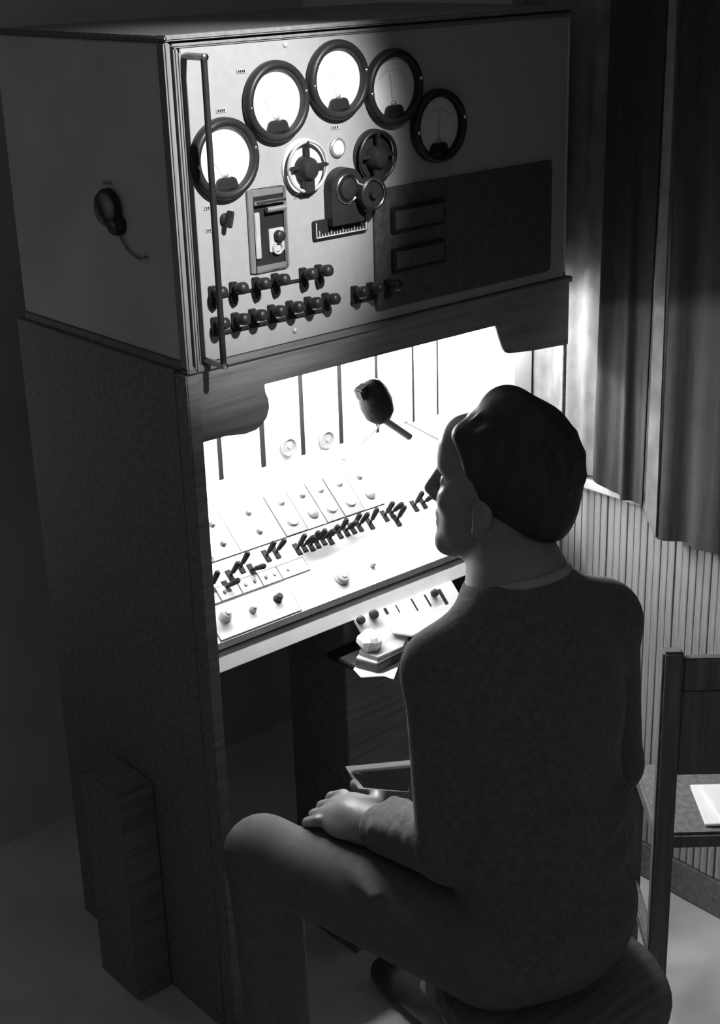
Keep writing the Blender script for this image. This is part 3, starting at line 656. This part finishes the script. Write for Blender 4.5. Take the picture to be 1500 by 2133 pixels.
# shirt
zs = np.arange(.50, 1.10, .0055)
S = SDF((1.02, .98), (1.62, 1.56), .005, zs)
S.cap(NB + np.array([0, .0, -.02]), CH, .078, .10, k=.03)
for sh in (SHL, SHR): S.cap(NB + np.array([0, -.012, -.008]), sh, .050, .058, k=.035)
S.ell(CH, (.148, .108, .16), k=.05); S.ell(AB, (.140, .108, .13), k=.05); S.ell(PV, (.155, .122, .085), k=.05)
for sh, el, wr in ((SHL, ELL, WRL), (SHR, ELR, WRR)):
    S.cap(sh, el, .056, .046, k=.02); S.cap(el, el + (wr - el) * .86, .046, .036, k=.015)
    S.cap(el + (wr - el) * .86, el + (wr - el) * .88, .036, .032, k=.004)
rs = random.Random(5)
for i in range(12):                                                # shallow folds lying on the surface of the back
    th, z, dth, dz = rs.uniform(-1.1, 1.0), rs.uniform(-.05, .06), rs.uniform(.25, .5), rs.uniform(-.02, .03)
    P_ = []
    for t in (0, .33, .66, 1):
        a, zz = th + dth * t, z + dz * t; f_ = math.sqrt(max(.1, 1 - (zz / .13) ** 2)) * .99
        P_.append(AB + np.array([.140 * math.sin(a) * f_, -.108 * math.cos(a) * f_, zz]))
    for p, q_ in zip(P_, P_[1:]): S.cap(p, q_, .006, .005, k=.02)
for t in (.15, .32, .5, .66, .8):
    c = ELL + (WRL - ELL) * t; S.cap(c + np.array([-.03, -.01, .02]), c + np.array([.025, .012, .030]), .013, .011, k=.012)
S.cut((.05, .30, 1), NB + np.array([0, 0, .022]))
shirt = S.mesh('shirt', SHIRT, man)
# neckline band
nb = [tuple(NB + np.array([.066 * math.cos(a), .064 * math.sin(a), .020 - .3 * .062 * math.sin(a) - .003])) for a in np.linspace(0, 2 * PI, 29)]
MB().tube(nb, .0075, 8).build('collar', mat('pale_shirt_collar', .3, .9), man, angle=70)
# trousers
zs = np.arange(.06, .70, .0055)
S = SDF((.98, 1.0), (1.62, 1.68), .0055, zs)
S.ell(PV - np.array([0, 0, .01]), (.152, .122, .095), k=.04)
for hp_, kn, an in ((HPL, KNL, ANL), (HPR, KNR, ANR)):
    S.cap(hp_, kn, .082, .055, k=.03); S.cap(kn, an + np.array([0, 0, .0]), .056, .050, k=.02)
    c = hp_ + (kn - hp_) * .62; S.cap(c + np.array([-.03, -.10, .052]), c + np.array([.02, .09, .046]), .008, .005, k=.02)
S.cut((0, 0, -1), (0, 0, .095))
S.mesh('trousers', TROUS, man)
for an, dx in ((ANL, -.012), (ANR, .012)):
    S = SDF((an[0] - .09, an[1] - .10), (an[0] + .09, an[1] + .26), .005, np.arange(-.002, .13, .005))
    S.cap(an + np.array([0, -.02, -.055]), an + np.array([dx, .15, -.075]), .046, .036, k=.02); S.cap(an, an + np.array([0, 0, -.05]), .043, .045, k=.02)
    S.cap(an + np.array([dx, .16, -.08]), an + np.array([dx * 1.3, .20, -.082]), .034, .030, k=.02)
    S.cut((0, 0, -1), (0, 0, .003)); S.mesh('shoe', SHOE, man)

# ------------------------------------------------------------------ notebook held on the lap
nbk = thing('notebook', (1.24, 1.44, .69), 'dark covered notebook with white pages held on the lap of the seated person', 'notebook')
TL, TR, BR, BL = [Vector(p) for p in ((1.2024, 1.4676, 0.7004), (1.2707, 1.4015, 0.7115), (1.2489, 1.3891, 0.6787), (1.2023, 1.4356, 0.6843))]
e1 = (TR - TL).normalized(); e2 = (TL - BL).normalized(); nn_ = (TR - TL).cross(BL - TL).normalized()
if nn_.y < 0: nn_ = -nn_                                          # away from the reader's back, towards the lamp
def slab4(name, P, h, mt, par):
    return MB().add(P + [p + nn_ * h for p in P], [(0, 1, 2, 3), (7, 6, 5, 4), (0, 4, 5, 1), (1, 5, 6, 2), (2, 6, 7, 3), (3, 7, 4, 0)]).build(name, mt, par, bevel=.0006)
slab4('cover', [TL, TR, BR, BL], .002, BOOK, nbk)
up_ = Vector((0, 0, .0075))
pg = MB().add([TL + nn_ * .0035 - e1 * .006 + up_, TR + nn_ * .0035 + up_, BR + nn_ * .0035, BL + nn_ * .0035 - e1 * .008], [(0, 1, 2, 3)]).build('page', PAGE, nbk)

# ------------------------------------------------------------------ stool under the person
st = thing('stool', (1.295, 1.14, 0), 'dark round stool the person is sitting on', 'stool')
MB().lathe((1.295, 1.14, .425), (0, 0, 1), [(0, .15), (.004, .165), (.018, .168), (.034, .160), (.04, .14)], 36).build('seat', WOODB, st)
MB().cyl((1.295, 1.14, .06), (1.295, 1.14, .425), .022).build('column', MIDG, st)
for a in (45, 135, 225, 315):
    c, s_ = math.cos(math.radians(a)), math.sin(math.radians(a))
    MB().tube([(1.295 + c * .02, 1.14 + s_ * .02, .10), (1.295 + c * .12, 1.14 + s_ * .12, .06), (1.295 + c * .21, 1.14 + s_ * .21, .014)], [.016, .015, .013], 10).build('leg', WOODB, st)

# ------------------------------------------------------------------ second chair at the right, with white papers propped on it
ch = thing('side_chair', (1.80, 1.28, 0), 'dark wooden chair with a solid back standing behind the person at the right edge', 'chair')
rd = Vector((.756, -.654, 0)); nd = Vector((.654, .756, 0))           # along the back rail, towards the front of the seat
p0 = Vector((1.697, 1.262, 0)); wd = .31
for a in (0, wd):
    b = p0 + rd * a
    MB().obox(b + Vector((0, 0, .4)), rd, nd, (0, 0, 1), .0165, .012, .4).build('back_post', CHAIRW, ch, bevel=.004)
    f = b + nd * .24
    MB().obox(f + Vector((0, 0, .21)), rd, nd, (0, 0, 1), .014, .014, .21).build('leg', CHAIRW, ch, bevel=.004)
MB().obox(p0 + rd * wd / 2 + Vector((0, 0, .7585)), rd, nd, (0, 0, 1), wd / 2 - .0165, .009, .0285).build('back_rail', CHAIRW, ch, bevel=.003)
MB().obox(p0 + rd * wd / 2 + Vector((0, 0, .652)), rd, nd, (0, 0, 1), wd / 2 - .0165, .005, .077).build('back_panel', CHAIRW, ch, bevel=.002)
MB().obox(p0 + rd * wd / 2 + nd * .128 + Vector((0, 0, .435)), rd, nd, (0, 0, 1), wd / 2 + .006, .113, .015).build('seat', CHAIRW, ch, bevel=.005)
for a in (.0, wd):
    MB().obox(p0 + rd * a + nd * .12 + Vector((0, 0, .2)), nd, rd, (0, 0, 1), .106, .009, .012).build('stretcher', CHAIRW, ch, bevel=.003)
npp = thing('newspaper', (1.83, 1.27, .452), 'folded white newspaper lying on the chair seat at the right edge', 'newspaper')
c0 = p0 + rd * .150 + nd * .095
MB().obox(c0 + Vector((0, 0, .4535)), rd, nd, (0, 0, 1), .072, .062, .0025).build('folded_sheet', PAPER, npp, bevel=.001)
MB().obox(c0 + rd * .012 + nd * .004 + Vector((0, 0, .4595)), rd + nd * .12, nd - rd * .12, (0, 0, 1), .062, .052, .003).build('folded_sheet', PAPER, npp, bevel=.001)
